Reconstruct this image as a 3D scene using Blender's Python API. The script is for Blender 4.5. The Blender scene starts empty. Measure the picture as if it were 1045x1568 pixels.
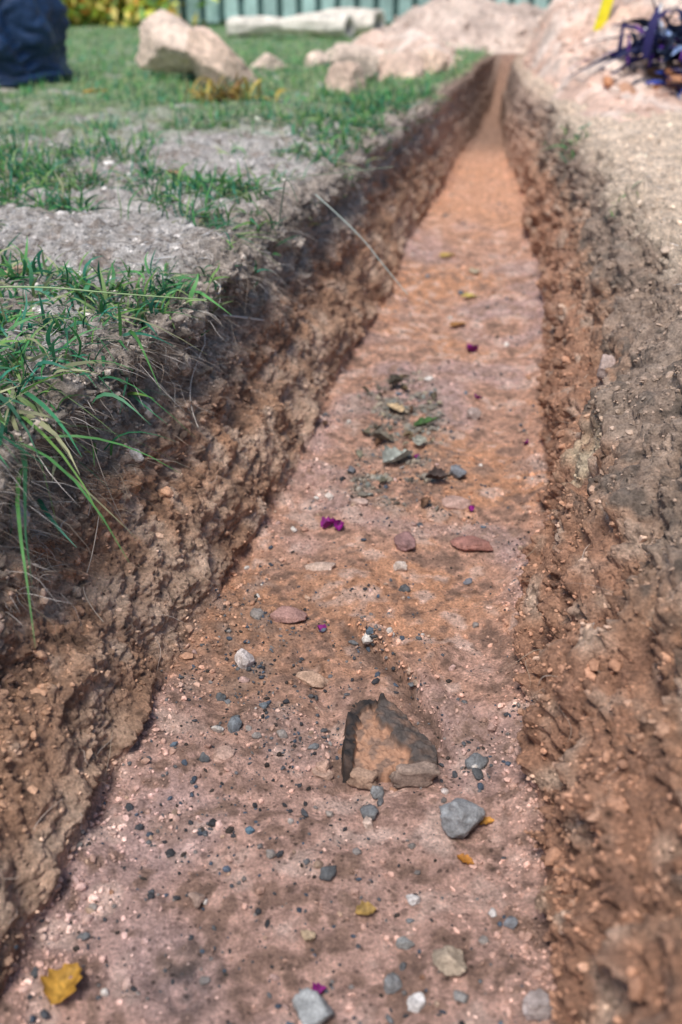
import bpy, bmesh, math
import numpy as np
from mathutils import Vector
rng=np.random.default_rng(7)
scene=bpy.context.scene

# ------------------------------------------------------------------ noise
perm=np.random.default_rng(3).permutation(256).astype(np.int32)
G=np.random.default_rng(4).normal(size=(256,3)).astype(np.float32)
G/=np.linalg.norm(G,axis=1,keepdims=True)
def pn(P,s,seed=0.0):
    q=(P*np.float32(s)+np.float32(seed*7.31+100.5)).astype(np.float32)
    i=np.floor(q).astype(np.int32); f=q-i
    u=f*f*f*(f*(f*6-15)+10)
    x0,y0,z0=i[...,0],i[...,1],i[...,2]
    fx,fy,fz=f[...,0],f[...,1],f[...,2]
    def c(dx,dy,dz):
        h=perm[(perm[(perm[(x0+dx)&255]+y0+dy)&255]+z0+dz)&255]
        g=G[h]
        return g[...,0]*(fx-dx)+g[...,1]*(fy-dy)+g[...,2]*(fz-dz)
    ux,uy,uz=u[...,0],u[...,1],u[...,2]
    a=c(0,0,0); a=a+(c(1,0,0)-a)*ux
    b=c(0,1,0); b=b+(c(1,1,0)-b)*ux
    a=a+(b-a)*uy
    d=c(0,0,1); d=d+(c(1,0,1)-d)*ux
    e=c(0,1,1); e=e+(c(1,1,1)-e)*ux
    d=d+(e-d)*uy
    return (a+(d-a)*uz)*1.5
def sstep(a,b,x):
    t=np.clip((x-a)/(b-a),0,1); return t*t*(3-2*t)
def mixc(a,b,t): 
    return a+(np.asarray(b,dtype=np.float32)-a)*t[...,None]

# ------------------------------------------------------------------ mesh helper
def mk(name,V,F,mat,col=None,smooth=True,parent=None):
    V=np.asarray(V,dtype=np.float32).reshape(-1,3); F=np.asarray(F,dtype=np.int32)
    nf,k=F.shape
    me=bpy.data.meshes.new(name)
    me.vertices.add(len(V)); me.vertices.foreach_set('co',V.ravel())
    me.loops.add(nf*k); me.loops.foreach_set('vertex_index',F.ravel())
    me.polygons.add(nf); me.polygons.foreach_set('loop_start',np.arange(0,nf*k,k,dtype=np.int32))
    me.update(calc_edges=True)
    me.polygons.foreach_set('use_smooth',np.full(nf,smooth))
    if col is not None:
        c=np.ones((len(V),4),dtype=np.float32); c[:,:3]=np.clip(col,0,1)
        at=me.attributes.new('Col','FLOAT_COLOR','POINT'); at.data.foreach_set('color',c.ravel())
    me.materials.append(mat)
    ob=bpy.data.objects.new(name,me); scene.collection.objects.link(ob)
    if parent: ob.parent=parent
    return ob

# ------------------------------------------------------------------ materials
def mat_vc(name,rough=.9,spec=.2,scales=(60,300),amt=.35,bump=.4,bscale=350,bdist=.002,trans=0,specks=False):
    m=bpy.data.materials.new(name); m.use_nodes=True
    nt=m.node_tree; N=nt.nodes; L=nt.links
    b=N['Principled BSDF']; b.inputs['Roughness'].default_value=rough
    b.inputs['Specular IOR Level'].default_value=spec
    a=N.new('ShaderNodeAttribute'); a.attribute_name='Col'
    tc=N.new('ShaderNodeTexCoord')
    cur=a.outputs['Color']
    for i,s in enumerate(scales):
        n=N.new('ShaderNodeTexNoise'); n.inputs['Scale'].default_value=s; n.inputs['Detail'].default_value=4
        L.new(tc.outputs['Object'],n.inputs['Vector'])
        r=N.new('ShaderNodeMapRange'); r.inputs[1].default_value=.3; r.inputs[2].default_value=.7
        r.inputs[3].default_value=1-amt; r.inputs[4].default_value=1+amt
        L.new(n.outputs['Fac'],r.inputs[0])
        v=N.new('ShaderNodeVectorMath'); v.operation='SCALE'
        L.new(cur,v.inputs[0]); L.new(r.outputs[0],v.inputs['Scale']); cur=v.outputs[0]
    if specks:
        for sc_,lo_,hi_ in ((170,.38,1.4),(70,.55,1.25)):
            vo=N.new('ShaderNodeTexVoronoi'); vo.inputs['Scale'].default_value=sc_
            L.new(tc.outputs['Object'],vo.inputs['Vector'])
            cr=N.new('ShaderNodeSeparateColor'); L.new(vo.outputs['Color'],cr.inputs[0])
            g=N.new('ShaderNodeMapRange'); g.inputs[1].default_value=.86; g.inputs[2].default_value=.92; g.inputs[3].default_value=1; g.inputs[4].default_value=hi_
            L.new(cr.outputs[0],g.inputs[0])
            g2=N.new('ShaderNodeMapRange'); g2.inputs[1].default_value=.86; g2.inputs[2].default_value=.92; g2.inputs[3].default_value=1; g2.inputs[4].default_value=lo_
            L.new(cr.outputs[1],g2.inputs[0])
            mm=N.new('ShaderNodeMath'); mm.operation='MULTIPLY'; L.new(g.outputs[0],mm.inputs[0]); L.new(g2.outputs[0],mm.inputs[1])
            d=N.new('ShaderNodeMapRange'); d.inputs[1].default_value=.25; d.inputs[2].default_value=.5; d.inputs[3].default_value=1; d.inputs[4].default_value=0
            L.new(vo.outputs['Distance'],d.inputs[0])
            mx=N.new('ShaderNodeMix'); mx.data_type='FLOAT'
            L.new(d.outputs[0],mx.inputs[0]); mx.inputs[2].default_value=1; L.new(mm.outputs[0],mx.inputs[3])
            v=N.new('ShaderNodeVectorMath'); v.operation='SCALE'
            L.new(cur,v.inputs[0]); L.new(mx.outputs[0],v.inputs['Scale']); cur=v.outputs[0]
    L.new(cur,b.inputs['Base Color'])
    if bump:
        n=N.new('ShaderNodeTexNoise'); n.inputs['Scale'].default_value=bscale; n.inputs['Detail'].default_value=6; n.inputs['Roughness'].default_value=.75
        L.new(tc.outputs['Object'],n.inputs['Vector'])
        bp=N.new('ShaderNodeBump'); bp.inputs['Strength'].default_value=bump; bp.inputs['Distance'].default_value=bdist
        L.new(n.outputs['Fac'],bp.inputs['Height']); L.new(bp.outputs[0],b.inputs['Normal'])
    if trans:
        t=N.new('ShaderNodeBsdfTranslucent'); L.new(cur,t.inputs[0])
        ms=N.new('ShaderNodeMixShader'); ms.inputs[0].default_value=trans
        L.new(b.outputs[0],ms.inputs[1]); L.new(t.outputs[0],ms.inputs[2])
        L.new(ms.outputs[0],N['Material Output'].inputs['Surface'])
    return m
M_soil=mat_vc('clay_soil',rough=.75,spec=.3,amt=.32,bump=1.0,bscale=180,specks=True,bdist=.009)
M_stone=mat_vc('stone',rough=.85,spec=.3,scales=(90,400),amt=.3,bump=.9,bscale=250,bdist=.003)
M_char=mat_vc('charred_brick',rough=.85,spec=.2,scales=(150,),amt=.25,bump=.8,bscale=300,bdist=.002)
M_crumb=mat_vc('clay_crumb',rough=.9,spec=.15,scales=(300,),amt=.25,bump=.4,bscale=600)
M_bould=mat_vc('sandstone',rough=.9,spec=.2,scales=(8,40),amt=.25,bump=.8,bscale=25,bdist=.03)
M_grass=mat_vc('grass_blade',rough=.5,spec=.35,scales=(40,),amt=.2,bump=0,trans=.35)
M_leaf=mat_vc('leaf',rough=.55,spec=.3,scales=(150,),amt=.3,bump=.4,bscale=300,trans=.2)
M_wood=mat_vc('weathered_wood',rough=.85,spec=.2,scales=(3,25),amt=.2,bump=.3,bscale=40,bdist=.005)
M_cloth=mat_vc('dark_plastic',rough=.5,spec=.4,scales=(10,),amt=.2,bump=.3,bscale=30,bdist=.01)

# ------------------------------------------------------------------ terrain (single swept ground sheet with trench)
Yl=[.35]
while Yl[-1]<7.2: Yl.append(Yl[-1]+.0025*max(1,Yl[-1]/1.5)**1.5)
while Yl[-1]<110: Yl.append(Yl[-1]+(Yl[-1]-6.9)*.09+.01)
back=[.345]
while back[-1]>-12: back.append(back[-1]-(.006+(.35-back[-1])*.08))
Yr=np.array(back[::-1]+Yl); R=len(Yr)
cY=np.interp(Yr,[-12,-2,0,.6,1.128,1.7,2.21,2.9,3.62,4.4,5.2,6.12,7],[-1.6,-.4,-.13,-.05,.03,.148,.255,.365,.475,.595,.71,.88,1.10])
hw=np.interp(Yr,[0,.6,1.13,2.2,3.2,3.9,4.7,5.4,6.5],[.25,.244,.228,.228,.218,.18,.10,.055,.04])
ker=np.hanning(61); ker/=ker.sum()
sm=lambda a:np.convolve(np.pad(a,30,mode='edge'),ker,mode='valid')
cY=sm(cY); hw=sm(hw)
cY=cY+.012*np.sin(Yr*5.1)*(Yr>.5)*np.minimum(1,np.maximum(Yr-.5,0)); 
D=np.interp(Yr,[3.3,5.2],[.38,.28])*(1-sstep(6.1,6.6,Yr))*sstep(-3.2,-2.6,Yr)+1e-4
kL=np.interp(Yr,[.3,.6,1.0,1.5,2.0,3.2,4.5,7],[1.3,1.2,1.0,.92,.9,.7,.35,.3])
kR=np.interp(Yr,[.3,.9,1.75,2.3,3.0,4.5,7],[.9,1.0,1.05,.75,.45,.3,.25])
Lp=np.array([(0,-1),(-.010,-.88),(-.028,-.76),(-.050,-.66),(-.085,-.58),(-.095,-.48),(-.112,-.36),(-.128,-.27),(-.120,-.18),(-.108,-.12),(-.12,-.05),(-.18,0)])
Rp=np.array([(0,-1),(.012,-.8),(.022,-.62),(.028,-.52),(.062,-.46),(.078,-.38),(.10,-.28),(.125,-.19),(.15,-.10),(.175,-.03),(.20,0)])
def resample(p,n):
    seg=np.r_[0,np.cumsum(np.hypot(np.diff(p[:,0]),np.diff(p[:,1])*.38))]
    t=np.linspace(0,seg[-1],n+2)[1:-1]
    k=np.hanning(15);k/=k.sum()
    x=np.interp(t,seg,p[:,0]);z=np.interp(t,seg,p[:,1])
    xs=np.convolve(np.pad(x,7,mode='reflect',reflect_type='odd'),k,mode='valid'); zs=np.convolve(np.pad(z,7,mode='reflect',reflect_type='odd'),k,mode='valid')
    return xs,zs
nB=200;nC=210;nD=180
lx,lz=resample(Lp,nB); lx=lx[::-1];lz=lz[::-1]
rx,rz=resample(Rp,nD)
s=list(np.arange(0,.9,.0038))
while s[-1]<60: s.append(s[-1]+.0038+(s[-1]-.89)*.055)
sA=np.array(s)
s=list(np.arange(0,.45,.0042))
while s[-1]<60: s.append(s[-1]+.0042+(s[-1]-.44)*.06)
sE=np.array(s)
nA=len(sA);nE=len(sE); C=nA+nB+nC+nD+nE
X=np.zeros((R,C),np.float32);Z=np.zeros((R,C),np.float32)
le=(cY-hw);re=(cY+hw)
X[:,:nA]=(le+Lp[-1,0]*kL)[:,None]-sA[::-1][None]-.001
X[:,nA:nA+nB]=le[:,None]+lx[None]*kL[:,None]; Z[:,nA:nA+nB]=lz[None]*D[:,None]
sc=np.linspace(-1,1,nC)
X[:,nA+nB:nA+nB+nC]=cY[:,None]+sc[None]*hw[:,None]; Z[:,nA+nB:nA+nB+nC]=-D[:,None]
i0=nA+nB+nC
X[:,i0:i0+nD]=re[:,None]+rx[None]*kR[:,None]; Z[:,i0:i0+nD]=rz[None]*D[:,None]
X[:,i0+nD:]=(re+Rp[-1,0]*kR)[:,None]+sE[None]+.001
Yg=np.repeat(Yr[:,None],C,1).astype(np.float32)
P=np.stack([X,Yg,Z],-1).astype(np.float32)
def colw(a,b,soft):
    j=np.arange(C); return (sstep(a-soft,a+soft,j)*(1-sstep(b-soft,b+soft,j))).astype(np.float32)[None]
wW=colw(nA-6,nA+nB-4,12)+colw(i0+4,i0+nD+6,12); wF=colw(nA+nB,i0,14); wL=colw(-100,nA,14); wR=colw(i0+nD,C+100,14)
inT=np.minimum(1,D/.28)[:,None].astype(np.float32)
wW=wW*inT; wF=wF*inT
fark=(1-.6*sstep(3.5,5.,Yg))
def normals(P):
    du=np.gradient(P,axis=1); dv=np.gradient(P,axis=0)
    n=np.cross(du,dv); n/=np.maximum(np.linalg.norm(n,axis=-1,keepdims=True),1e-12); return n.astype(np.float32)
N0=normals(P)
n_a=pn(P,4,1); n_b=pn(P,9,2); n_c=pn(P,22,3); n_d=pn(P,48,4); n_e=pn(P,105,5); n_f=pn(P,210,6)
Pst=P*np.array([1,1,.22],np.float32); n_st=pn(Pst,38,8)    # vertical shovel streaks
Psr=P*np.array([.35,.35,1.6],np.float32); n_sr=pn(Psr,26,9)  # horizontal strata
near=(1-sstep(7,12,Yg))
leftS=(np.arange(C)<nA+nB)[None]
dep0=-P[...,2]/.38
sh=np.clip(sstep(.0,.35,n_b+.5*n_a)*(1-.5*leftS)+leftS*sstep(.6,.8,dep0)*.6,0,1)
d=wW*( .022*n_a+.020*n_b+.013*n_c+.008*n_sr + (.015*(np.abs(n_c)-.25)+.017*(np.abs(n_d)-.22)+.012*(np.abs(n_e)-.2)+.005*n_f)*(1-.6*sh)+.006*n_st + (~leftS)*(.009*n_b+.010*(np.abs(n_c)-.25)+.006*(np.abs(n_d)-.22)+.009*n_st) )*fark
d+=wF*( .006*n_a+.009*n_b+.006*n_c+.0042*n_d*(.5+np.abs(n_b))+.0026*np.abs(n_e)+.0014*n_f )
d+=(wL+wR)*( .02*n_a+.018*n_b+.016*np.abs(n_c)+.012*n_d+.006*n_e+.0025*n_f )*near
P+=N0*d[...,None]
tal=np.exp(-((np.arange(C)-(nA+nB))/22.)**2)+np.exp(-((np.arange(C)-i0)/18.)**2)
P[...,2]+=(tal[None]*(.012+.014*n_b)*inT)
x=P[...,0];y=P[...,1]
def poly_sd(pts):
    best=np.full(x.shape,9.,np.float32);sg=np.zeros(x.shape,np.float32)
    for (ax,ay),(bx,by) in zip(pts[:-1],pts[1:]):
        dx,dy=bx-ax,by-ay; L2=dx*dx+dy*dy
        t=np.clip(((x-ax)*dx+(y-ay)*dy)/L2,0,1)
        ex=x-ax-t*dx;ey=y-ay-t*dy; dd=np.hypot(ex,ey)
        s_=np.sign(dx*ey-dy*ex); m=dd<best; best=np.where(m,dd,best); sg=np.where(m,s_,sg)
    return best*sg
sd=-(poly_sd([(-.01,1.19),(.03,1.12),(.075,1.06),(.105,.98),(.14,.88)]))+n_d*.004+n_c*.008
win=sstep(.84,.95,y)*(1-sstep(1.10,1.2,y))*wF*(.8+.4*sstep(-.3,.3,n_b+n_c))
rdg=(-(sstep(-.004,.005,sd))*np.exp(-np.maximum(sd,0)/.018)*.013+(1-sstep(-.004,.004,sd))*np.exp(-(sd/.055)**2)*.018)*win
P[...,2]+=rdg
sd2=poly_sd([(-.05,1.1),(-.02,1.0),(-.01,.93),(.0,.85)])+n_d*.003+n_c*.006
P[...,2]-=np.exp(-(sd2/.012)**2)*.008*win
N1=normals(P)
hts=P[...,2]
# ---- colours
def cst(c): return np.broadcast_to(np.array(c,np.float32),P.shape).copy()
v1=pn(P,3,11);v2=pn(P,8,12);v3=pn(P,24,13);v4=pn(P,70,14)
dep=-hts/.38
wall=cst((.45,.265,.17))
wall=mixc(wall,(.53,.30,.185),sstep(-.2,.5,v2+.3*v4+.4*n_sr))
wall=mixc(wall,(.64,.48,.37),sstep(.1,.55,v3+.4*v2)*.75)
wall=mixc(wall,(.18,.11,.075),sstep(.15,.6,-v3+.5*v4)*.75)
wall=mixc(wall,(.45,.39,.335),leftS*(1-sstep(.25,.50,dep+.16*v2+.08*v3))*.9)
wall=mixc(wall,(.36,.275,.215),(~leftS)*(1-sstep(.20,.42,dep+.16*v2+.08*v3))*.85)
wall=mixc(wall,(.17,.135,.11),leftS*sstep(.03,.10,dep)*(1-sstep(.22,.40,dep+.1*v2))*sstep(-.1,.5,-v3+.6*v4+.2)*.75*(1-sstep(2.2,3.,y)))  # dark topsoil tone that also paints in shade under the turf overhang
wall=mixc(wall,(.16,.13,.105),(1-sstep(.3,.55,dep+.1*v2))*sstep(.1,.5,-v3+.6*v4)*.65)
wall=mixc(wall,(.68,.48,.35),(sstep(.55,.75,dep+.1*v3)*leftS)*.7*sstep(-.4,.3,v2))
wall=mixc(wall,(.46,.24,.155),((~leftS)*sstep(.32,.5,dep+.1*v2))*.6*sstep(-.5,.2,-v3+.3))
wall=mixc(wall,(.68,.54,.41),(~leftS)*(1-sstep(.0,.10,dep+.08*v3))*sstep(1.2,1.8,y)*.85)
wall=mixc(wall,(.55,.37,.28),sstep(3.6,4.6,y)*.6)
wall=mixc(wall,(.26,.175,.13),sstep(4.4,5.2,y)*.75)  # far slot: its shade is painted into the wall colour
pt=np.exp(-(((y-1.25)/.05)**2+((hts+.17)/.05)**2))*(~leftS)
wall=mixc(wall,(.55,.47,.33),np.clip(pt*1.2,0,.7)*sstep(-.5,.2,v3))
flo=cst((.60,.345,.245))
flo=mixc(flo,(.64,.32,.175),sstep(0,.4,v1+.6*v3)*.75*sstep(.7,1.3,y+.3*v2))
flo=mixc(flo,(.54,.375,.355),sstep(-.05,.5,-v1*.7+.8*v2)*.75)
flo=mixc(flo,(.59,.415,.385),(1-sstep(.80,1.05,y+.3*v2))*.4)
flo=mixc(flo,(.80,.59,.50),sstep(.1,.55,v3+.3*v4)*.6)
flo=mixc(flo,(.24,.15,.11),sstep(.2,.6,-v3+.8*v4-.3*v2)*.75)
flo=mixc(flo,(.40,.26,.19),sstep(.25,.6,v2-.5*v3)*.45)
dg=np.maximum(np.exp(-(((x-.13)/.08)**2+((y-1.95)/.2)**2)),np.exp(-(((x-.10)/.09)**2+((y-1.62)/.12)**2)))
flo=mixc(flo,(.20,.18,.15),np.clip(dg*1.4*sstep(-.4,.3,v3+v4*.5),0,1)*.9)
flo=mixc(flo,(.25,.165,.12),np.clip(1.3*np.exp(-(((x+.12)/.11)**2+((y-1.10)/.16)**2)),0,1)*sstep(-.5,.3,v3)*.75)
flo=mixc(flo,(.13,.11,.11),np.exp(-(((x+.14)/.035)**2+((y-.60)/.04)**2))*.8*sstep(-.6,.2,v4))
flo=mixc(flo,(.20,.13,.10),sstep(.001,.006,-rdg)*.8)  # ledge's shadow line, painted dark along its drop
flo=mixc(flo,(.74,.40,.25),sstep(3.2,4.,y)*.75)
flo=mixc(flo,(.24,.155,.115),sstep(4.5,5.1,y)*.8)  # far slot floor darkened, shade put into the colour
gl=cst((.54,.50,.465))
gl=mixc(gl,(.28,.22,.18),sstep(-.1,.5,v3+.6*v4)*.8)
gl=mixc(gl,(.70,.66,.62),sstep(.15,.6,v2+.6*v4)*.7)
green=sstep(2.9,3.9,y+v1*.5-x*.3)
gl=mixc(gl,(.13,.24,.06),green*.75*sstep(-.5,.1,v2+.3))
gr=cst((.74,.58,.44))
gr=mixc(gr,(.82,.65,.50),sstep(0,.5,v2))
gr=mixc(gr,(.45,.36,.28),sstep(.1,.6,v3+.5*v4)*.6)
gr=mixc(gr,(.12,.2,.06),sstep(8,11,y)*.8)
wt=(wW+wF+wL+wR)[...,None]+1e-5
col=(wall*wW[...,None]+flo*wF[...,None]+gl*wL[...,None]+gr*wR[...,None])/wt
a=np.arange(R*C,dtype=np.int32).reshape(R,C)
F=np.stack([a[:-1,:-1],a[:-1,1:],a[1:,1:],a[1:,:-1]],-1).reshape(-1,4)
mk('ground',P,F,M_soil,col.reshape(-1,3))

area=np.zeros((R,C)); 
area[1:,1:]=np.linalg.norm(P[1:,1:]-P[:-1,1:],axis=-1)*np.linalg.norm(P[1:,1:]-P[1:,:-1],axis=-1)
def scatter(w,n):
    p=(area*w).ravel().astype(np.float64); cs=np.cumsum(p); 
    idx=np.searchsorted(cs,rng.random(n)*cs[-1]); idx=np.minimum(idx,R*C-1)
    q=P.reshape(-1,3)[idx].copy(); nn=N1.reshape(-1,3)[idx]
    q[:,:2]+=rng.normal(size=(n,2))*.001
    return q,nn,idx
def gz(px,py,region=None):
    r=int(np.clip(np.searchsorted(Yr,py),0,R-1))
    row=P[r]; lo,hi=(0,C) if region is None else region
    j=lo+int(np.argmin(np.abs(row[lo:hi,0]-px)))
    return float(row[j,2])
FLO=(nA+nB,i0)

# ------------------------------------------------------------------ rocks
def ico(sub):
    bm=bmesh.new(); bmesh.ops.create_icosphere(bm,subdivisions=sub,radius=1)
    V=np.array([v.co[:] for v in bm.verts],np.float32); F=np.array([[v.index for v in f.verts] for f in bm.faces],np.int32); bm.free(); return V,F
def rockshape(sub,seed,rough=.35,cuts=6,cd=.62,boxy=False):
    V,F=ico(sub); r=np.random.default_rng(seed)
    if boxy: V=(np.sign(V)*np.abs(V)**.4).astype(np.float32)
    V=(V*(1+rough*pn(V,1.1,seed))[:,None])
    if not boxy:
        for _ in range(cuts):
            n=r.normal(size=3); n/=np.linalg.norm(n); dd=cd+r.random()*.25
            k=V@n; V=V-np.outer(np.maximum(k-dd,0)*.95,n)
    V=V.astype(np.float32)
    V=V*(1+rough*.25*pn(V,2.5,seed+1))[:,None]
    if sub>=3: V=V*(1+.06*pn(V,6,seed+2)+.04*pn(V,13,seed+4))[:,None]
    if sub>=4: V=V*(1+.035*pn(V,18,seed+3)+.02*pn(V,40,seed+4))[:,None]
    return V.astype(np.float32),F
def rotm(n):
    q=rng.normal(size=(n,4)); q/=np.linalg.norm(q,axis=1,keepdims=True); w,a,b,c=q.T
    return np.stack([1-2*(b*b+c*c),2*(a*b-c*w),2*(a*c+b*w),2*(a*b+c*w),1-2*(a*a+c*c),2*(b*c-a*w),2*(a*c-b*w),2*(b*c+a*w),1-2*(a*a+b*b)],-1).reshape(n,3,3)
def rockmass(name,pos,size,cols,mat,sub=1,smooth=False,flat=.6,nvar=8,sd=0):
    n=len(pos); VV=[];FF=[];CC=[];off=0
    var=rng.integers(0,nvar,n)
    for k in range(nvar):
        V,F=rockshape(sub,sd+k*3+1,cuts=9); m=np.where(var==k)[0]
        if not len(m): continue
        Rm=rotm(len(m)); S=size[m][:,None]*np.stack([rng.uniform(.8,1.4,len(m)),rng.uniform(.6,1.1,len(m)),rng.uniform(.45,1,len(m))],-1)
        W=np.einsum('nij,nvj->nvi',Rm,V[None]*S[:,None]); W[...,2]*=flat+.2
        W=W+pos[m][:,None]
        VV.append(W.reshape(-1,3)); CC.append(np.repeat(cols[m],len(V),0))
        FF.append((F[None]+ (off+np.arange(len(m))*len(V))[:,None,None]).reshape(-1,3)); off+=len(m)*len(V)
    return mk(name,np.concatenate(VV),np.concatenate(FF),mat,np.concatenate(CC),smooth)
def pal(cs,n,j=.2):
    cs=np.array(cs); c=cs[rng.integers(0,len(cs),n)]; return c*(1+rng.uniform(-j,j,(n,1)))
colF=col.reshape(-1,3)
def lum(n,a): return 1+rng.uniform(-a,a,(n,1))
vis=((Yg>.4)&(Yg<4.5))
wup=1-.75*leftS*sstep(.6,.75,dep)
q,nn,idx=scatter(wW*vis*wup/np.maximum(Yg,.6)**1.2*(.25+sstep(-.3,.4,-v2)),20000)
sz=np.exp(rng.normal(math.log(.0021),.5,len(q))).clip(.001,.007)
rockmass('clay_crumbs',q+nn*(sz*.1)[:,None],sz,colF[idx]*lum(len(q),.35),M_crumb,sub=1,smooth=False)
big,nb,ib=scatter(wW*vis*wup/np.maximum(Yg,.6)*(.2+sstep(-.2,.4,-v2)),500)
sz=rng.uniform(.004,.011,len(big))
rockmass('clay_clods',big-nb*(sz*.3)[:,None],sz,colF[ib]*lum(len(big),.25),M_crumb,sub=3,smooth=True,sd=40)
q,nn,idx=scatter(wF*vis*(.15+3*tal[None]+.9*sstep(.05,.5,v2+v4*.4)+3*dg)/np.maximum(Yg,.5)**.8,10500)
sz=np.exp(rng.normal(math.log(.0019),.5,len(q))).clip(.0008,.008)
rockmass('floor_crumbs',q+nn*(sz*.3)[:,None],sz,colF[idx]*lum(len(q),.4),M_crumb,sub=1,smooth=False,sd=80)
cl=sstep(.1,.5,v2*.8+v3*.7)
lfp=np.exp(-(((x+.1)/.12)**2+((y-.95)/.28)**2))
q,nn,idx=scatter(wF*vis*(.12+cl+1.6*dg+.9*lfp)/np.maximum(Yg,.5)**.9,4600)
sz=np.exp(rng.normal(math.log(.0017),.5,len(q))).clip(.0007,.006)
rockmass('gravel',q+nn*(sz*.3)[:,None],sz,pal([(.045,.045,.05),(.08,.085,.095),(.12,.12,.125),(.05,.04,.035),(.2,.18,.17),(.07,.09,.12)],len(q)),M_stone,sub=1,sd=120)
q,nn,idx=scatter(wF*vis*(.2+cl+1.2*dg+.5*lfp)/np.maximum(Yg,.5)**.6,380)
sz=np.exp(rng.normal(math.log(.0040),.45,len(q))).clip(.0022,.012)
rockmass('pebbles',q+nn*(sz*.25)[:,None],sz,pal([(.17,.175,.18),(.26,.23,.21),(.38,.27,.2),(.62,.57,.52),(.11,.115,.12),(.36,.2,.13),(.45,.3,.26),(.5,.34,.25),(.13,.17,.21)],len(q)),M_stone,sub=3,smooth=True,sd=160)
q,nn,idx=scatter(wF*vis*np.clip(dg-.2,0,1)**1.5*sstep(-.3,.4,v3),650)
sz=np.exp(rng.normal(math.log(.0035),.5,len(q))).clip(.0015,.011)
rockmass('soil_debris',q+nn*(sz*.3)[:,None],sz,pal([(.2,.18,.15),(.28,.25,.21),(.13,.11,.09),(.32,.27,.21),(.2,.21,.19)],len(q)),M_crumb,sub=2,sd=190)
q,nn,idx=scatter((wL+wR)*(Yg>.7)*(Yg<4)*(np.abs(x-.1)<1.6)/np.maximum(Yg,.8),13000)
sz=np.exp(rng.normal(math.log(.003),.5,len(q))).clip(.001,.014)
rockmass('soil_grit',q+nn*(sz*.15)[:,None],sz,colF[idx]*lum(len(q),.4)*1.1,M_crumb,sub=1,smooth=False,sd=200)

def rock(name,px,py,sx,sy,sz,c,seed,z=None,rot=0,mat=None,sub=4,sink=.35,reg=FLO,rough=.3,tilt=0,cuts=9,cvar=.15,cd=.58,boxy=False):
    V,F=rockshape(sub,seed,rough,cuts,cd,boxy)
    ca,sa=math.cos(tilt),math.sin(tilt)
    V=V/np.abs(V).max(0)*np.array([sx,sy,sz])/2
    V=np.stack([V[:,0]*ca+V[:,2]*sa,V[:,1],-V[:,0]*sa+V[:,2]*ca],-1)
    ca,sa=math.cos(rot),math.sin(rot); V=np.stack([V[:,0]*ca-V[:,1]*sa,V[:,0]*sa+V[:,1]*ca,V[:,2]],-1)
    z0=gz(px,py,reg) if z is None else z
    V=V.astype(np.float32)
    cc=np.array(c)[None]*(1+cvar*2*pn(V/max(sx,sy),3,seed+9))[:,None]
    V=V+np.array([px,py,z0+sz*(.5-sink)])
    return mk(name,V,F,mat or M_stone,cc)
rock('grey_stone',.126,.775,.060,.045,.054,(.33,.34,.35),501,rot=.3,sink=.12,cuts=12,cd=.55,rough=.6)
rock('white_pebble',-.127,1.064,.028,.026,.028,(.6,.53,.5),502,sink=.2)
rock('tan_stone',-.039,1.04,.05,.03,.026,(.48,.32,.23),503,rot=-.3,sink=.25)
rock('reddish_stone',-.075,1.17,.055,.035,.024,(.36,.21,.18),504,rot=-.2,sink=.25)
rock('brick_fragment',.204,1.37,.075,.04,.024,(.33,.16,.13),505,rot=-.4,cuts=9,cd=.5,sink=.2)
rock('brick_fragment',.101,1.375,.036,.05,.022,(.26,.15,.14),506,rot=.2,sink=.2)
rock('flat_stone',-.03,1.30,.05,.035,.015,(.5,.37,.3),507,rot=.3,sink=.4)
rock('flat_stone',.2,1.52,.06,.04,.018,(.44,.29,.24),508,rot=-.2,sink=.4)
rock('flat_stone',.03,1.50,.035,.03,.014,(.5,.36,.3),509,rot=.6,sink=.4)
rock('flat_stone',-.135,.885,.030,.026,.012,(.46,.31,.25),510,rot=.9,sink=.45)
for (a_,b_,s_,c_,k) in [(-.126,.935,.018,(.2,.22,.24),1),(-.094,.975,.013,(.15,.17,.19),2),(-.095,.77,.010,(.12,.2,.26),3),(.039,.835,.017,(.22,.22,.22),4),
   (.146,.67,.010,(.6,.56,.54),5),(.07,.685,.013,(.6,.56,.54),6),(.067,.568,.017,(.68,.65,.63),7),(-.024,.562,.036,(.34,.35,.35),8),(.097,.606,.032,(.46,.37,.28),9),
   (.16,.655,.014,(.22,.23,.25),10),(-.14,.68,.018,(.38,.27,.22),11),(.105,.575,.013,(.28,.27,.26),12),(.045,.585,.018,(.28,.28,.28),13),(.03,.79,.014,(.65,.5,.42),14),
   (-.03,.64,.014,(.4,.3,.2),15),(.06,.635,.016,(.3,.3,.29),16),(.115,.835,.010,(.6,.52,.48),17),(-.012,.80,.01,(.4,.34,.3),18),(-.1,.92,.011,(.33,.3,.28),19),
   (.19,1.27,.015,(.18,.18,.2),20),(.21,1.62,.03,(.2,.21,.23),21),(.27,1.9,.03,(.36,.28,.25),22),(-.02,1.53,.016,(.6,.52,.46),23),(.02,1.62,.02,(.15,.15,.16),24),(.09,1.30,.02,(.6,.5,.43),25),
   (.065,.875,.008,(.25,.22,.2),26),(.13,.80,.013,(.38,.3,.27),27),(.17,.56,.03,(.45,.38,.36),28),(-.02,.875,.022,(.46,.3,.23),29),(-.115,.72,.009,(.12,.15,.2),30)]:
    rock('pebble',a_,b_,s_*1.15,s_,s_*.9,c_,520+k*5,sub=4,rot=k,sink=.2,rough=.5,cuts=11,cd=.52)
LW=(nA,nA+nB)
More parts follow.
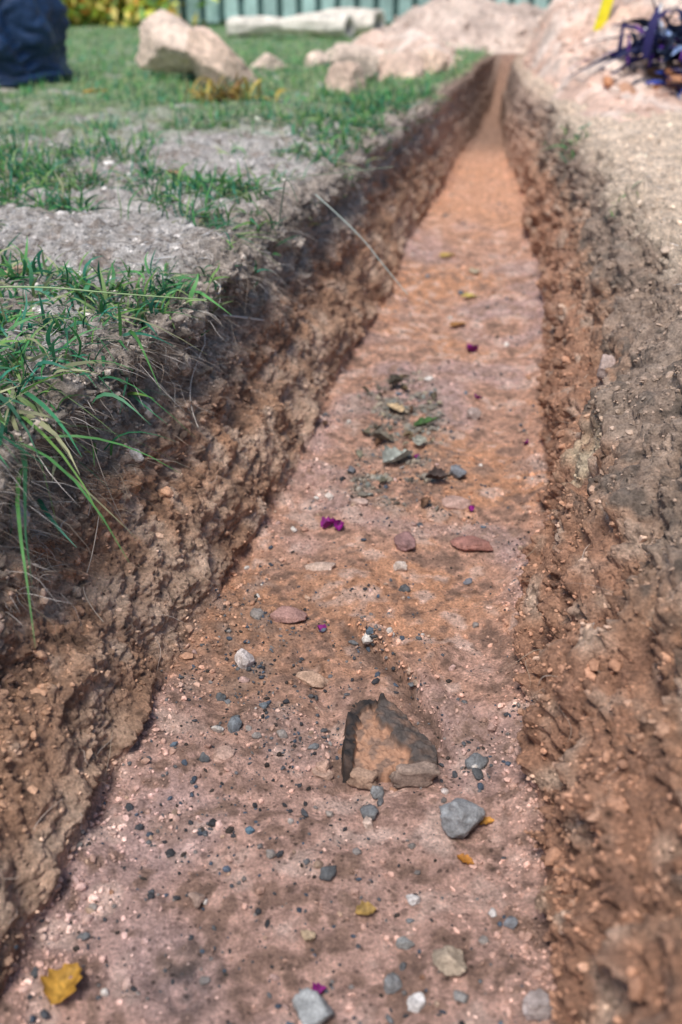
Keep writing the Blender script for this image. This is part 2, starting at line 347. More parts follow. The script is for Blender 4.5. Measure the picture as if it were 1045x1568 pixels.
def lodge(name,frac,yy,s_,c_,k,reg):
    r=int(np.searchsorted(Yr,yy)); j=int(reg[0]+(reg[1]-reg[0])*frac)
    p=P[r,j]; n=N1[r,j]
    V,F=rockshape(4,k,cuts=10); V=V*np.array([s_,s_*.8,s_*1.1])/2+p+n*s_*.1
    mk(name,V,F,M_stone,np.broadcast_to(c_,(len(V),3)))
lodge('white_stone',.45,1.23,.024,(.68,.62,.56),701,LW)
lodge('white_stone',.36,1.3,.026,(.5,.44,.38),702,LW)
lodge('white_stone',.30,1.42,.035,(.42,.36,.3),703,LW)
lodge('white_stone',.40,1.05,.014,(.5,.38,.28),704,LW)
lodge('white_stone',.6,1.0,.014,(.5,.38,.28),705,LW)
lodge('white_stone',.3,.95,.03,(.4,.37,.36),706,LW)
lodge('wall_stone',.6,1.5,.04,(.42,.32,.28),707,(i0,i0+nD))
lodge('wall_stone',.4,.9,.02,(.4,.3,.25),708,(i0,i0+nD))

# buried broken brick: flat clay block with charred faces left and right, front chip broken off
def inpoly(px,py,poly):
    r=np.zeros(px.shape,bool); n=len(poly)
    for i in range(n):
        (x1,y1),(x2,y2)=poly[i],poly[(i+1)%n]
        c=((y1>py)!=(y2>py))&(px<(x2-x1)*(py-y1)/(y2-y1+1e-12)+x1); r^=c
    return r
def segd(px,py,a,b):
    dx,dy=b[0]-a[0],b[1]-a[1]; t=np.clip(((px-a[0])*dx+(py-a[1])*dy)/(dx*dx+dy*dy),0,1)
    return np.hypot(px-a[0]-t*dx,py-a[1]-t*dy)
poly=[(.002,.862),(.006,.955),(.018,.975),(.050,.986),(.078,.968),(.114,.892),(.110,.866),(.05,.860),(.03,.855)]
gx,gy=np.meshgrid(np.arange(-.014,.134,.0010),np.arange(.835,1.008,.0010))
Q=np.stack([gx,gy,gx*0],-1).astype(np.float32)
wx_=gx+.004*pn(Q,35,61)+.0022*pn(Q,130,62); wy_=gy+.004*pn(Q,35,63)+.0022*pn(Q,130,64)
ins=inpoly(wx_,wy_,poly); de=np.min([segd(wx_,wy_,poly[i],poly[(i+1)%len(poly)]) for i in range(len(poly))],0); sdp=np.where(ins,de,-de)
dL=segd(wx_,wy_,poly[0],poly[1]); dR=segd(wx_,wy_,poly[4],poly[5]); dT=segd(wx_,wy_,poly[1],poly[3])
base=np.array([[gz(gx[0,j],gy[i,0],FLO) for j in range(0,gx.shape[1],6)] for i in range(0,gx.shape[0],6)])
bz=float(np.median(base))
nzz=.006*pn(Q,45,65)+.004*pn(Q,130,75)
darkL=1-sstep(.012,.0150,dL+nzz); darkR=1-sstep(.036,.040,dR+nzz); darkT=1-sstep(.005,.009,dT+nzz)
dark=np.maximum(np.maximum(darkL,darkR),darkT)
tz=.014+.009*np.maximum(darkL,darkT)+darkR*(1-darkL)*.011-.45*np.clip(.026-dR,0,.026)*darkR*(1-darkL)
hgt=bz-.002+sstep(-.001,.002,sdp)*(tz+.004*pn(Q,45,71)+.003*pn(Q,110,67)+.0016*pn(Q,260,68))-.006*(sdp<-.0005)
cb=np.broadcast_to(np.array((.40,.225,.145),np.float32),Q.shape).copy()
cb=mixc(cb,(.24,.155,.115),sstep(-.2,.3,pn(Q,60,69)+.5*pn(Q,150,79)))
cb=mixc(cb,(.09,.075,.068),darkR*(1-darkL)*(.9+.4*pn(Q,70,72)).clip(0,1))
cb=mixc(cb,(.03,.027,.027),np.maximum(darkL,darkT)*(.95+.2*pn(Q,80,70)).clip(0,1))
a=np.arange(gx.size).reshape(gx.shape); F_=np.stack([a[:-1,:-1],a[:-1,1:],a[1:,1:],a[1:,:-1]],-1).reshape(-1,4)
keep=(sdp.ravel()[F_]>-.004).any(1)
mk('broken_brick',np.stack([gx,gy,hgt],-1),F_[keep],M_char,cb.reshape(-1,3))
rock('brick_chip',.082,.852,.058,.020,.030,(.32,.235,.19),811,rot=.08,sink=.05,rough=.35,boxy=True)
rock('brick_chip',.026,.852,.040,.018,.022,(.38,.25,.18),815,rot=-.3,sink=.1,boxy=True,rough=.4)
rock('brick_chip',-.02,.868,.03,.02,.014,(.45,.3,.23),817,rot=-.5,sink=.3)

# ------------------------------------------------------------------ blades
def blades(name,p,head,length,width,rise,droop,cols,segs=4,mat=None,tipc=None,curl=None,sway=None):
    n=len(p); t=np.linspace(0,1,segs+1)[None]
    L_=length[:,None]
    hor=L_*((1-rise[:,None])*t+droop[:,None]*.45*t*t)
    up=L_*(rise[:,None]*t-droop[:,None]*.6*t**2.2)
    hx,hy=np.cos(head)[:,None],np.sin(head)[:,None]
    sw=(0 if sway is None else sway[:,None]*L_*np.sin(t*5+head[:,None]*3))
    cx=p[:,0:1]+hx*hor-hy*sw; cy=p[:,1:2]+hy*hor+hx*sw; cz=p[:,2:3]+up
    w=width[:,None]*np.clip(1-t**2.2,.03,1)*(.65+.35*np.minimum(1,t*4))/2
    tw=rng.uniform(-.9,.9,n)[:,None]
    wx=-hy*np.cos(tw)*w; wy=hx*np.cos(tw)*w; wz=np.sin(tw)*w
    A=np.stack([cx+wx,cy+wy,cz+wz],-1);B=np.stack([cx-wx,cy-wy,cz-wz],-1)
    V=np.stack([A,B],2).reshape(n,-1,3)
    f=[];
    for i in range(segs): f.append([2*i,2*i+1,2*i+3,2*i+2])
    nv=(segs+1)*2
    F=(np.array(f)[None]+(np.arange(n)*nv)[:,None,None]).reshape(-1,4)
    tt=np.repeat(np.linspace(0,1,segs+1),2)[None,:,None]
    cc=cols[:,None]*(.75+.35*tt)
    return mk(name,V.reshape(-1,3),F,mat or M_grass,cc.reshape(-1,3))
GC=[(.07,.27,.08),(.11,.32,.09),(.05,.22,.10),(.17,.34,.08),(.05,.25,.16),(.26,.38,.14),(.03,.13,.06),(.04,.16,.09),(.35,.36,.2)]
def U(a,b,n): return rng.uniform(a,b,n)
lawnw=(wL>.5)*(y>2.6)*(y<12)*(x>-5)*sstep(.0,.4,v2+.35*v1+.35*(y-3.3)+.1*(x<-.5))
barep=1-np.exp(-(((x+.1)/.45)**2+((y-2.9)/.4)**2))*.8
q,nn,idx=scatter(lawnw*barep/np.maximum(y,2)**1.3,52000)
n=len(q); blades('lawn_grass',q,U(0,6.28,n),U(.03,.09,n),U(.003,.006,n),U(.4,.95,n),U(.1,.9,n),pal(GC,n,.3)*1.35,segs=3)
def tuft(cx,cy,r,n,lo,hi,wlo,whi,dark=1,riselo=.3,droop=1.0,bias=None,cols=GC,zmin=-.09):
    a=U(0,6.28,n);rr=r*np.sqrt(rng.random(n))
    px=cx+rr*np.cos(a);py=cy+rr*np.sin(a)
    pz=np.array([gz(px[i],py[i]) for i in range(n)])-.003
    h=U(0,6.28,n) if bias is None else rng.normal(bias,.8,n)
    k=pz>zmin
    return [t[k] for t in [np.stack([px,py,pz],-1),h,U(lo,hi,n),U(wlo,whi,n),U(riselo,.95,n),U(.2,droop,n),pal(cols,n,.3)*dark]]
T=[]
for a_ in [(-.47,1.55,.07,120,.04,.10,.003,.009),(-.40,1.47,.06,90,.04,.10,.003,.009),(-.34,1.42,.05,70,.03,.09,.003,.008),(-.52,1.40,.08,140,.04,.10,.003,.009),(-.44,1.30,.06,90,.03,.10,.003,.008),(-.36,1.32,.045,50,.03,.08,.003,.007),
   (-.24,1.50,.05,80,.03,.09,.003,.008),(-.30,1.58,.05,60,.03,.09,.003,.007),(-.46,1.18,.06,90,.04,.10,.003,.009),(-.45,1.08,.05,80,.04,.10,.003,.008),(-.60,1.6,.07,90,.04,.11,.003,.008),(-.40,1.20,.05,50,.03,.09,.003,.008),(-.32,1.38,.05,50,.03,.08,.003,.008),(-.39,1.12,.05,50,.03,.09,.003,.008),(-.27,1.45,.04,50,.03,.08,.003,.007),(-.20,1.62,.04,50,.03,.08,.003,.007),(-.17,1.75,.03,25,.03,.07,.003,.006),
   (-.62,2.3,.1,200,.06,.14,.003,.007),(-.80,2.45,.14,320,.06,.15,.003,.008),(-.60,2.65,.12,200,.05,.13,.003,.007),(-1.0,2.7,.18,380,.06,.15,.004,.008),(-.55,2.05,.06,110,.05,.11,.003,.007),(-.72,2.1,.08,170,.05,.13,.003,.007),(-.68,1.85,.05,80,.04,.1,.003,.006),(-.85,2.2,.10,200,.06,.14,.003,.008),
   (-.42,2.35,.08,130,.05,.11,.003,.006),(-.30,2.25,.08,160,.04,.11,.003,.008),(-.22,2.15,.07,140,.04,.11,.003,.007),(-.13,2.4,.04,40,.04,.09,.003,.005),(-.26,1.95,.05,80,.04,.1,.003,.007),(-.35,2.1,.06,90,.04,.1,.003,.006),(-.15,2.0,.04,50,.03,.09,.003,.007),
   (-.08,2.7,.08,120,.04,.10,.003,.006),(.0,2.62,.06,110,.04,.09,.003,.006),(-.02,3.0,.12,280,.04,.12,.003,.007),(.06,3.3,.14,360,.04,.12,.004,.007),(-.12,3.4,.14,260,.04,.12,.004,.007),(.16,3.7,.15,360,.04,.12,.004,.007),(.1,4.0,.18,360,.04,.12,.004,.007),(.3,4.2,.12,260,.04,.12,.004,.007),(-.4,3.3,.15,180,.04,.10,.004,.006),
   (-.05,2.28,.04,50,.03,.07,.003,.005),(.60,2.95,.06,110,.03,.08,.003,.006),(.63,3.25,.07,150,.03,.09,.003,.007),(.68,2.45,.03,35,.02,.06,.003,.005),(.60,2.2,.03,30,.02,.05,.002,.005),(.66,3.6,.06,100,.03,.09,.003,.006),(.66,3.1,.06,90,.03,.09,.003,.007)]:
    T.append(tuft(*a_))
T.append(tuft(-.375,1.06,.07,70,.06,.16,.003,.008,riselo=.2,droop=1.9,bias=-.9,zmin=-.15))
T.append(tuft(-.36,1.18,.06,45,.05,.14,.003,.007,riselo=.2,droop=1.8,bias=-.6,zmin=-.15))
T.append(tuft(-.33,1.30,.06,35,.05,.12,.003,.007,riselo=.2,droop=1.6,bias=-.4,zmin=-.15))
T.append(tuft(-.32,1.46,.06,26,.07,.13,.003,.008,riselo=.1,droop=.9,bias=.2))
T.append(tuft(-.24,1.9,.06,22,.07,.14,.003,.007,riselo=.1,droop=.9,bias=0))
T.append(tuft(-.35,1.93,.08,14,.10,.2,.002,.004,riselo=.5,droop=.9,bias=.1))
cat=[np.concatenate([t[i] for t in T]) for i in range(7)]
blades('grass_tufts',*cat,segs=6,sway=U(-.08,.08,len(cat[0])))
q,nn,idx=scatter(((wL>.3)*(y>.8)*(y<4)*(x>-1.6))/np.maximum(y,1)**1.2+ (wR>.3)*(y>1)*(y<4.5)*(x<1.5)*.35/np.maximum(y,1)**1.2,24000)
n=len(q); q[:,2]+=.002
blades('dry_thatch',q,U(0,6.28,n),U(.015,.06,n),U(.0008,.0024,n),U(-.05,.35,n),U(0,.5,n),pal([(.5,.45,.38),(.42,.37,.3),(.68,.65,.62),(.3,.25,.2),(.18,.15,.12),(.6,.6,.6)],n),segs=3,sway=U(-.1,.1,n))
wz=(wW>.3)*leftS*(hts>-.17)*(y>.7)*(y<2.8)
q,nn,idx=scatter(wz/np.maximum(y,1)*(.05+sstep(-.1,.4,v2+.4*v3)),4500)
n=len(q); q=q+nn*.001
blades('root_fringe',q,rng.normal(0,1.3,n),np.exp(rng.normal(math.log(.022),.5,n)).clip(.006,.065),U(.0005,.0015,n),U(-.1,.4,n),U(.3,2.0,n),pal([(.45,.37,.3),(.3,.24,.18),(.6,.55,.5),(.16,.12,.1),(.12,.09,.07)],n),segs=5,sway=U(-.25,.25,n))
q,nn,idx=scatter((wW>.5)*(hts<-.1)*(y>.6)*(y<2.2),220)
n=len(q); q=q+nn*.003
blades('rootlets',q,U(0,6.28,n),U(.015,.06,n),U(.0005,.001,n),U(-.1,.4,n),U(.2,1.2,n),pal([(.6,.5,.42),(.5,.4,.3)],n),segs=6,sway=U(-.2,.2,n))
def strand(name,pts,r,c):
    cu=bpy.data.curves.new(name,'CURVE'); cu.dimensions='3D'; cu.bevel_depth=r; cu.bevel_resolution=2
    sp=cu.splines.new('NURBS'); sp.points.add(len(pts)-1); sp.order_u=3; sp.use_endpoint_u=True
    for i,p in enumerate(pts): sp.points[i].co=(*p,1); sp.points[i].radius=1-.6*i/len(pts)
    m=bpy.data.materials.new(name); m.use_nodes=True; b=m.node_tree.nodes['Principled BSDF']
    nz=m.node_tree.nodes.new('ShaderNodeTexNoise'); nz.inputs['Scale'].default_value=80
    mp=m.node_tree.nodes.new('ShaderNodeMix'); mp.data_type='RGBA'; mp.inputs[6].default_value=(*[k*.7 for k in c],1); mp.inputs[7].default_value=(*c,1)
    m.node_tree.links.new(nz.outputs[0],mp.inputs[0]); m.node_tree.links.new(mp.outputs[2],b.inputs['Base Color']); b.inputs['Roughness'].default_value=.8
    cu.materials.append(m); ob=bpy.data.objects.new(name,cu); scene.collection.objects.link(ob)
def wallp(frac,yy,off=.004,reg=LW):
    r=int(np.searchsorted(Yr,yy)); j=int(reg[0]+(reg[1]-reg[0])*frac); return tuple((P[r,j]+N1[r,j]*off).tolist())
strand('exposed_root',[wallp(.08,1.62,.012),wallp(.16,1.60,.02),wallp(.22,1.57,.010),wallp(.3,1.53,.016),wallp(.34,1.50,.02),wallp(.42,1.42,.006),wallp(.5,1.36,.012)],.0014,(.75,.68,.6))
strand('exposed_root',[wallp(.3,1.66,.006),wallp(.36,1.70,.02),wallp(.40,1.76,.012),wallp(.42,1.82,.02)],.002,(.6,.58,.55))
strand('exposed_root',[wallp(.5,1.1,.004),wallp(.56,1.05,.015),wallp(.6,1.0,.006),wallp(.7,.98,.01)],.0007,(.6,.5,.4))
strand('exposed_root',[wallp(.2,1.15,.004),wallp(.4,1.13,.015),wallp(.55,1.14,.006)],.0007,(.6,.5,.4))
strand('dry_stem',[(-.05,2.02,.04),(.03,1.98,-.02),(.09,1.95,-.09),(.13,1.92,-.13)],.0013,(.45,.5,.45))
strand('dry_stem',[(-.12,1.95,-.01),(-.11,1.95,.05),(-.10,1.93,.10),(-.08,1.90,.05)],.0013,(.1,.14,.1))
strand('dry_stem',[(-.25,1.9,.03),(-.12,1.93,.085),(.02,1.98,.09),(.1,2.0,.095)],.0009,(.25,.3,.2))
strand('grass_runner',[(-.50,1.36,.04),(-.40,1.30,.06),(-.28,1.29,.05),(-.18,1.32,.035)],.0014,(.3,.42,.2))

# ------------------------------------------------------------------ leaves and petals
def leaf(name,px,py,s,c,rot,w=.55,z=None,tilt=0,curl=.25,reg=FLO,k=0,lift=.003):
    nu,nv=12,7; V=[];F=[]
    for i in range(nu+1):
        t=i/nu; hw_=w*.5*s*math.sin(math.pi*t**.8)**.8*(1+.18*math.sin(t*23+k)) if 0<t<1 else .0004
        for j in range(nv+1):
            b=j/nv*2-1
            V.append((s*(t-.5),hw_*b,curl*s*(.5*b*b*hw_/(w*.5*s+1e-9)+.5*(t-.5)**2+.12*math.sin(6*t+k)*b)+.0006*math.cos(t*30)))
    for i in range(nu):
        for j in range(nv):
            o=i*(nv+1)+j; F.append([o,o+1,o+nv+2,o+nv+1])
    V=np.array(V); ca,sa=math.cos(tilt),math.sin(tilt)
    V=np.stack([V[:,0]*ca-V[:,2]*sa,V[:,1],V[:,0]*sa+V[:,2]*ca],-1)
    ca,sa=math.cos(rot),math.sin(rot); V=np.stack([V[:,0]*ca-V[:,1]*sa,V[:,0]*sa+V[:,1]*ca,V[:,2]],-1)
    z0=gz(px,py,reg) if z is None else z
    V=(V+np.array([px,py,z0+lift+.1*abs(tilt)*s])).astype(np.float32)
    cc=np.array(c)[None]*(1+.7*pn(V,120,k)+.5*pn(V,300,k))[:,None]
    return mk(name,V,np.array(F),M_leaf,cc)
leaf('yellow_leaf',-.243,.582,.042,(.48,.27,.05),1.2,w=.8,k=1,lift=.006,curl=.6)
leaf('fallen_leaf',.152,.787,.024,(.42,.20,.04),.2,k=2); leaf('fallen_leaf',.127,.735,.02,(.40,.17,.03),-.6,k=3)
leaf('fallen_leaf',.024,.667,.022,(.34,.22,.07),.3,k=4,w=.7,curl=.5); leaf('fallen_leaf',.112,1.93,.05,(.6,.44,.26),2.2,k=5,lift=.012)
leaf('green_leaf',.173,1.86,.06,(.05,.12,.03),.3,k=6,lift=.012,tilt=.2,w=.35); leaf('dry_leaf',.105,1.68,.07,(.34,.36,.32),.6,k=7,lift=.01,curl=.6)
leaf('fallen_leaf',.08,1.78,.05,(.16,.14,.11),-.5,k=8,lift=.01,curl=.6); leaf('fallen_leaf',.15,1.75,.05,(.34,.34,.28),1.4,k=9,lift=.012)
leaf('fallen_leaf',.12,2.05,.05,(.09,.08,.06),.8,k=10,lift=.012,curl=.6); leaf('fallen_leaf',.17,1.58,.045,(.06,.04,.035),.1,k=11,lift=.012,curl=.6)
leaf('fallen_leaf',.36,2.75,.05,(.5,.4,.12),.1,k=12,lift=.006); leaf('fallen_leaf',.34,3.2,.06,(.5,.36,.1),.5,k=13,lift=.006)
leaf('fallen_leaf',.30,2.5,.05,(.36,.18,.06),.5,k=14,lift=.006); leaf('fallen_leaf',.40,3.0,.06,(.5,.42,.3),1.5,k=15,lift=.006)
for i in range(26):
    a_=.115+rng.normal()*.05; b_=1.82+rng.normal()*.17
    c_=[(.22,.17,.1),(.12,.10,.07),(.35,.3,.22),(.2,.19,.14),(.14,.08,.05)][i%5]
    leaf('leaf_litter',a_,b_,.012+.016*rng.random(),c_,rng.random()*6,k=60+i,lift=.005,curl=.7,tilt=rng.normal()*.3)
MG=(.22,.012,.17)
for i,(a_,b_,s_) in enumerate([(-.018,1.433,.028),(-.002,1.425,.02),(-.029,1.146,.014),(.311,2.312,.035),(.351,1.74,.014),(-.018,.585,.014),(.22,1.5,.012),(.14,1.7,.014),(.29,2.0,.018)]):
    leaf('magenta_petal',a_,b_,s_,MG,i*1.3,w=.9,curl=.9,k=20+i,tilt=.5)
for i,(a_,b_,c_,s_) in enumerate([(-.60,1.72,(.2,.02,.1),.03),(-.5,1.55,(.6,.4,.3),.06),(-.38,2.35,(.4,.22,.12),.05),(-.95,4.2,(.6,.34,.06),.1),(-.2,1.62,(.45,.33,.05),.02),(.40,1.42,(.25,.05,.12),.02)]):
    leaf('fallen_leaf',a_,b_,s_,c_,i*1.1,reg=(0,C),k=40+i,lift=.012)

# ------------------------------------------------------------------ boulders in the background
BC=(.78,.62,.50)
LG=(0,nA)
def brock(name,*a,**k):
    k.setdefault('cuts',16); k.setdefault('cd',.5); k.setdefault('rough',.3)
    return rock(name,*a,mat=M_bould,reg=LG,sub=5,**k)
brock('boulder',-.72,4.85,.46,.36,.27,BC,902,rot=-.3,tilt=.2,sink=.05)
brock('boulder',-.49,4.50,.38,.24,.22,(.74,.55,.43),906,rot=.2,tilt=.55,sink=.2)
brock('rock',-.36,5.4,.24,.18,.16,BC,911,rot=.2); brock('rock',-.12,5.45,.16,.14,.17,BC,914)
brock('rock',.02,4.3,.24,.22,.19,(.76,.56,.44),917,rot=.8,tilt=.5,sink=.25); brock('rock',.05,4.8,.24,.2,.20,BC,921,sink=.25)
brock('flagstone',.24,4.9,.34,.26,.16,(.76,.56,.44),925,rot=.1,sink=.25); brock('rock',-.98,5.9,.18,.14,.15,BC,929)
brock('flagstone',.08,5.9,.4,.25,.16,(.76,.61,.5),931); brock('rock',.40,5.1,.20,.2,.15,(.76,.56,.43),934,sink=.25)

def log(name,p0,p1,r,c,seed):
    p0=np.array(p0);p1=np.array(p1);ax=p1-p0;L_=np.linalg.norm(ax);ax/=L_
    s1=np.cross(ax,[0,0,1]);s1/=np.linalg.norm(s1);s2=np.cross(s1,ax)
    nr,nl=28,40;V=[];Cc=[]
    rows=[(l/nl*L_,1.0) for l in range(nl+1)]+[(L_,.72),(L_-.10,.6),(L_-.11,.02)]
    rows=[(0,.02),(0,.7)]+rows
    for i,(l,k) in enumerate(rows):
        for j in range(nr):
            th=2*math.pi*j/nr
            nz=float(pn(np.array([[math.cos(th),math.sin(th),l*3]],np.float32),1.6,seed)[0])
            rr=r*k*(1+.28*nz+.2*math.sin(l*4+seed))
            V.append(p0+ax*l+s1*rr*math.cos(th)+s2*rr*math.sin(th)*.8+np.array([0,0,.03*math.sin(l*3)]))
            Cc.append((.02,.02,.025) if i>=len(rows)-2 else c)
    F=[[i*nr+j,i*nr+(j+1)%nr,(i+1)*nr+(j+1)%nr,(i+1)*nr+j] for i in range(len(rows)-1) for j in range(nr)]
    return mk(name,np.array(V),np.array(F),M_bould,np.array(Cc))
log('pale_log',(-.80,8.2,.06),(.06,7.8,.08),.085,(.78,.72,.62),3)
log('pale_log',(-.35,8.5,.07),(.28,8.2,.07),.10,(.76,.68,.58),6)

# ------------------------------------------------------------------ spoil heaps
def heap(name,x0,x1,y0,y1,fn,c1,c2,res=.016,seed=0):
    xs=np.arange(x0,x1,res);ys=np.arange(y0,y1,res)
    XX,YY=np.meshgrid(xs,ys); Q=np.stack([XX,YY,XX*0],-1).astype(np.float32)
    h=fn(XX,YY); m=sstep(.0,.10,h)
    z=h+m*(.06*pn(Q,4,seed)+.06*np.abs(pn(Q,9,seed+1))+.03*np.abs(pn(Q,20,seed+2))+.014*pn(Q,42,seed+3))-.03
    V=np.stack([XX,YY,z],-1).astype(np.float32)
    t=sstep(-.3,.4,pn(V,5,seed+4)+.5*pn(V,20,seed+5))
    cc=mixc(np.broadcast_to(np.array(c1,np.float32),V.shape).copy(),c2,t)
    r,c=XX.shape;a=np.arange(r*c).reshape(r,c)
    F=np.stack([a[:-1,:-1],a[:-1,1:],a[1:,1:],a[1:,:-1]],-1).reshape(-1,4)
    F=F[(h.ravel()[F]>.010).all(1)]
    mk(name,V,F,M_bould,cc.reshape(-1,3))
    ok=h.ravel()>.02
    return V.reshape(-1,3)[ok],cc.reshape(-1,3)[ok]
def g2(X_,Y_,cx,cy,sx,sy,a_): return a_*np.exp(-((X_-cx)/sx)**2-((Y_-cy)/sy)**2)
edge=lambda X_,Y_: sstep(.03,.22,X_-(np.interp(Y_,Yr,re)+.02))
def hR(X_,Y_): return (g2(X_,Y_,1.32,5.3,.42,.8,.27)+g2(X_,Y_,2.1,5.1,.6,.6,.32)+g2(X_,Y_,1.2,6.3,.35,.8,.22)+g2(X_,Y_,.98,4.2,.28,.7,.08))*edge(X_,Y_)
v_,c_=heap('spoil_heap',.5,3.4,3.0,7.6,hR,(.74,.51,.40),(.82,.66,.56),seed=31)
def hE(X_,Y_): return (g2(X_,Y_,1.0,7.1,.6,.45,.24)+g2(X_,Y_,.60,7.2,.35,.3,.13))*sstep(6.45,6.75,Y_)
ve,ce=heap('spoil_heap',.0,2.4,6.3,8.8,hE,(.56,.44,.37),(.70,.56,.47),seed=41)
def hL(X_,Y_): return (g2(X_,Y_,.48,6.0,.16,.6,.11)+g2(X_,Y_,.30,6.7,.3,.3,.10)+g2(X_,Y_,.52,5.3,.10,.35,.05))*sstep(.05,.16,(np.interp(Y_,Yr,le)-.02)-X_)
vl,cl_=heap('spoil_heap',-.5,.85,4.7,7.4,hL,(.76,.56,.45),(.84,.69,.59),seed=51)
v_=np.concatenate([v_,ve,vl]);c_=np.concatenate([c_,ce,cl_])
k=rng.integers(0,len(v_),3600); vv=v_[k]; cc=c_[k]; ok=vv[:,2]>.0; vv=vv[ok];cc=cc[ok]
rockmass('spoil_clods',vv,np.exp(rng.normal(math.log(.009),.6,len(vv))).clip(.004,.035),cc*lum(len(vv),.2),M_bould,sub=2,smooth=False,sd=300)
n=80; rp=np.stack([rng.normal(1.36,.13,n),rng.normal(4.1,.12,n),U(.0,.10,n)],-1)
rockmass('red_clods',rp,U(.02,.055,n),pal([(.42,.18,.09),(.5,.24,.13),(.6,.34,.22)],n),M_bould,sub=3,smooth=True,sd=340)

# ------------------------------------------------------------------ fence
def box(x0,x1,y0,y1,z0,z1):
    V=[(x0,y0,z0),(x1,y0,z0),(x1,y1,z0),(x0,y1,z0),(x0,y0,z1),(x1,y0,z1),(x1,y1,z1),(x0,y1,z1)]
    F=[[0,3,2,1],[4,5,6,7],[0,1,5,4],[1,2,6,5],[2,3,7,6],[3,0,4,7]]
    return V,F
VV=[];FF=[];CC=[];o=0
def addbox(*a,c=(.2,.3,.28)):
    global o
    V,F_=box(*a); VV.extend(V); FF.extend([[i+o for i in f] for f in F_]); CC.extend([c]*8); o+=8
xx=-1.72
while xx<7:
    j=rng.uniform(.8,1.2); c=(.34*j,.48*j,.45*j)
    addbox(xx,xx+.115,10.0+rng.uniform(0,.006),10.02,.04+rng.uniform(-.02,.02),1.75+rng.uniform(-.015,.015),c=c)
    c2=(.12*j,.21*j,.20*j); addbox(xx+.105,xx+.185,10.062,10.08,.05,1.75,c=c2)
    xx+=.172
for z_ in (.3,1.0,1.55): addbox(-1.72,7,10.023,10.06,z_,z_+.09,c=(.2,.3,.28))
for px_ in np.arange(-1.76,7,2.4): addbox(px_-.05,px_+.05,10.084,10.18,0,1.85,c=(.14,.2,.19))
mk('wooden_fence',np.array(VV),np.array(FF),M_wood,np.array(CC),smooth=False)

def shrub(name,cx,cy,rx_,ry_,h,n,cs,ls=.06):
    par=bpy.data.objects.new(name,None); scene.collection.objects.link(par)
    cl_=np.stack([rng.normal(cx,rx_*.5,26),rng.normal(cy,ry_*.4,26),U(.1*h,h,26)],-1)
    w=cl_[rng.integers(0,26,n)]+rng.normal(size=(n,3))*np.array([rx_*.2,ry_*.2,h*.12]); w[:,2]=np.abs(w[:,2])
    nn_=rng.normal(size=(n,3)); nn_/=np.linalg.norm(nn_,axis=1,keepdims=True)
    t=np.cross(nn_,rng.normal(size=(n,3))); t/=np.linalg.norm(t,axis=1,keepdims=True); b=np.cross(nn_,t)
    s_=U(.6,1.4,n)[:,None]*ls
    V=np.stack([w-t*s_,w-b*s_*.4+nn_*s_*.1,w+t*s_,w+b*s_*.4+nn_*s_*.1],1)
    mk(name+'_leaves',V.reshape(-1,3),np.arange(n*4).reshape(-1,4),M_grass,np.repeat(pal(cs,n,.3),4,0),parent=par)
    VV=[];FF=[];o=0
    for i in range(9):
        p0=np.array([cx+rng.normal()*.1,cy,0]);p1=cl_[i*2]; 
        for k,(pp,r) in enumerate([(p0,.03),((p0+p1)/2+[0,0,.1],.02),(p1,.006)]):
            for j in range(6): th=j*math.pi/3; VV.append(pp+np.array([r*math.cos(th),r*math.sin(th),0]))
            if k: FF+= [[o+(k-1)*6+j,o+(k-1)*6+(j+1)%6,o+k*6+(j+1)%6,o+k*6+j] for j in range(6)]
        o+=18
    mk(name+'_stems',np.array(VV),np.array(FF),M_wood,np.broadcast_to((.1,.07,.05),(len(VV),3)),parent=par)
shrub('flowering_shrub',-2.4,10.2,1.1,.6,.7,7000,[(.5,.6,.08),(.75,.75,.12),(.85,.42,.10),(.2,.38,.08),(.85,.7,.2)])
shrub('flowering_shrub',-4.4,10.6,1.5,.8,1.5,5000,[(.3,.45,.08),(.5,.55,.1),(.1,.2,.05),(.7,.5,.12)])
shrub('garden_shrub',1.5,12.2,3,.7,2.6,7000,[(.08,.16,.05),(.15,.25,.07),(.3,.34,.12)],.09)
shrub('garden_shrub',6,12.2,3,.7,2.6,7000,[(.08,.16,.05),(.15,.25,.07)],.09)

# ------------------------------------------------------------------ dark navy bag, upper left
V,F_=ico(6); V=V.astype(np.float32)
th=np.arctan2(V[:,1],V[:,0])
zf=(V[:,2]+1)/2
fold=1+.09*np.sin(th*9+3*V[:,2]+2*pn(V,1.5,61))*(.3+zf)+.14*pn(V,2,62)+.09*np.abs(pn(V,5,63))+.03*pn(V,11,64)
prof=np.interp(zf,[0,.08,.4,.75,.9,1],[.9,1,.97,.75,.4,.25])
rr=np.hypot(V[:,0],V[:,1])+1e-6
Vb=np.stack([V[:,0]/rr*prof*fold*np.minimum(1,rr*2.5),V[:,1]/rr*prof*fold*np.minimum(1,rr*2.5),zf],-1)*np.array([.34,.34,.66])
Vb+=np.array([-1.53,4.7,-.01])
cc=np.broadcast_to(np.array([.008,.030,.085],np.float32),Vb.shape)
mk('trash_bag',Vb,F_,M_cloth,cc)
n=110; pts=np.stack([rng.normal(-.43,.06,n),rng.normal(3.95,.05,n),U(.0,.02,n)],-1)
pts[:,2]+=gz(-.43,3.95)
blades('dead_weed',pts,U(0,6.28,n),U(.06,.18,n),U(.010,.024,n),U(.5,.95,n),U(.3,1.2,n),pal([(.5,.36,.1),(.34,.2,.08),(.65,.5,.12),(.14,.12,.05)],n),segs=5)

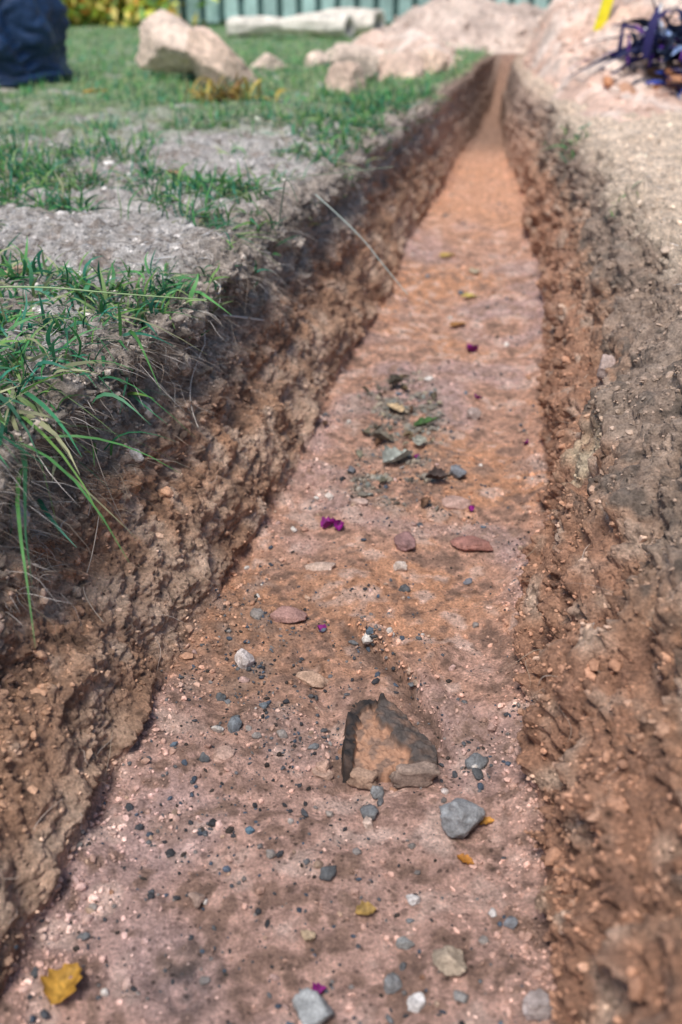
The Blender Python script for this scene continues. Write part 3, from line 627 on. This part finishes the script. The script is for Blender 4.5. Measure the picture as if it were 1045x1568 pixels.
# ------------------------------------------------------------------ purple-leaved plant on right heap
def lance(n,base,spread,lo,hi,w,cols,name,par):
    p=np.stack([rng.normal(base[0],spread,n),rng.normal(base[1],spread,n),rng.normal(base[2],spread*.5,n)],-1)
    ob=blades(name,p,U(0,6.28,n),U(lo,hi,n),U(w*.6,w,n),U(.1,.95,n),U(.2,1.1,n),pal(cols,n,.25),segs=6,mat=M_leaf)
    ob.parent=par; return ob
par=bpy.data.objects.new('purple_plant',None); scene.collection.objects.link(par)
lance(90,(1.25,4.2,.18),.08,.14,.32,.042,[(.008,.012,.06),(.02,.015,.09),(.01,.018,.045)],'dark_leaves',par)
lance(18,(1.25,4.15,.17),.08,.12,.26,.035,[(.10,.03,.3),(.14,.04,.25)],'purple_leaves',par)
lance(26,(1.27,4.12,.19),.07,.10,.24,.045,[(.8,.85,.95),(.4,.55,.9)],'pale_leaves',par)
lance(46,(1.29,3.95,.06),.05,.08,.18,.03,[(.02,.05,.3),(.1,.05,.3),(.7,.75,.9),(.02,.02,.06)],'low_leaves',par)
VV=[];FF=[];CC=[];o=0
addbox(-.022,.022,-.008,.008,-.05,.62,c=(.85,.75,.04)); addbox(-.026,.026,-.0105,.0105,.50,.56,c=(.06,.06,.06))
st=mk('yellow_stake',np.array(VV),np.array(FF),M_wood,np.array(CC),smooth=False)
st.location=(1.12,4.9,.14); st.rotation_euler=(0,math.radians(14),.2)

# ------------------------------------------------------------------ light, sky, camera
w=bpy.data.worlds.new('World'); scene.world=w; w.use_nodes=True
nt=w.node_tree; bg=nt.nodes['Background']; sky=nt.nodes.new('ShaderNodeTexSky'); sky.sky_type='NISHITA'; sky.sun_disc=False
el,az=math.radians(63),math.radians(203)
sky.sun_elevation=el; sky.sun_rotation=az
nt.links.new(sky.outputs[0],bg.inputs[0]); bg.inputs[1].default_value=.15
sl=bpy.data.lights.new('sun','SUN'); sl.energy=4.1; sl.angle=math.radians(20); sl.color=(1,.945,.88)
so=bpy.data.objects.new('sun',sl); scene.collection.objects.link(so)
dirv=Vector((math.sin(az)*math.cos(el),math.cos(az)*math.cos(el),math.sin(el)))
so.rotation_euler=dirv.to_track_quat('Z','Y').to_euler()
cam=bpy.data.cameras.new('camera'); co=bpy.data.objects.new('camera',cam); scene.collection.objects.link(co)
co.location=(0,0,.42); co.rotation_euler=(math.radians(90-28.2),0,0)
cam.sensor_fit='VERTICAL'; cam.sensor_height=36; cam.lens=35.3; cam.clip_start=.02; cam.clip_end=300
cam.dof.use_dof=True; cam.dof.focus_distance=1.26; cam.dof.aperture_fstop=3.5
scene.camera=co
scene.view_settings.view_transform='Standard'; scene.view_settings.look='None'; scene.view_settings.exposure=0
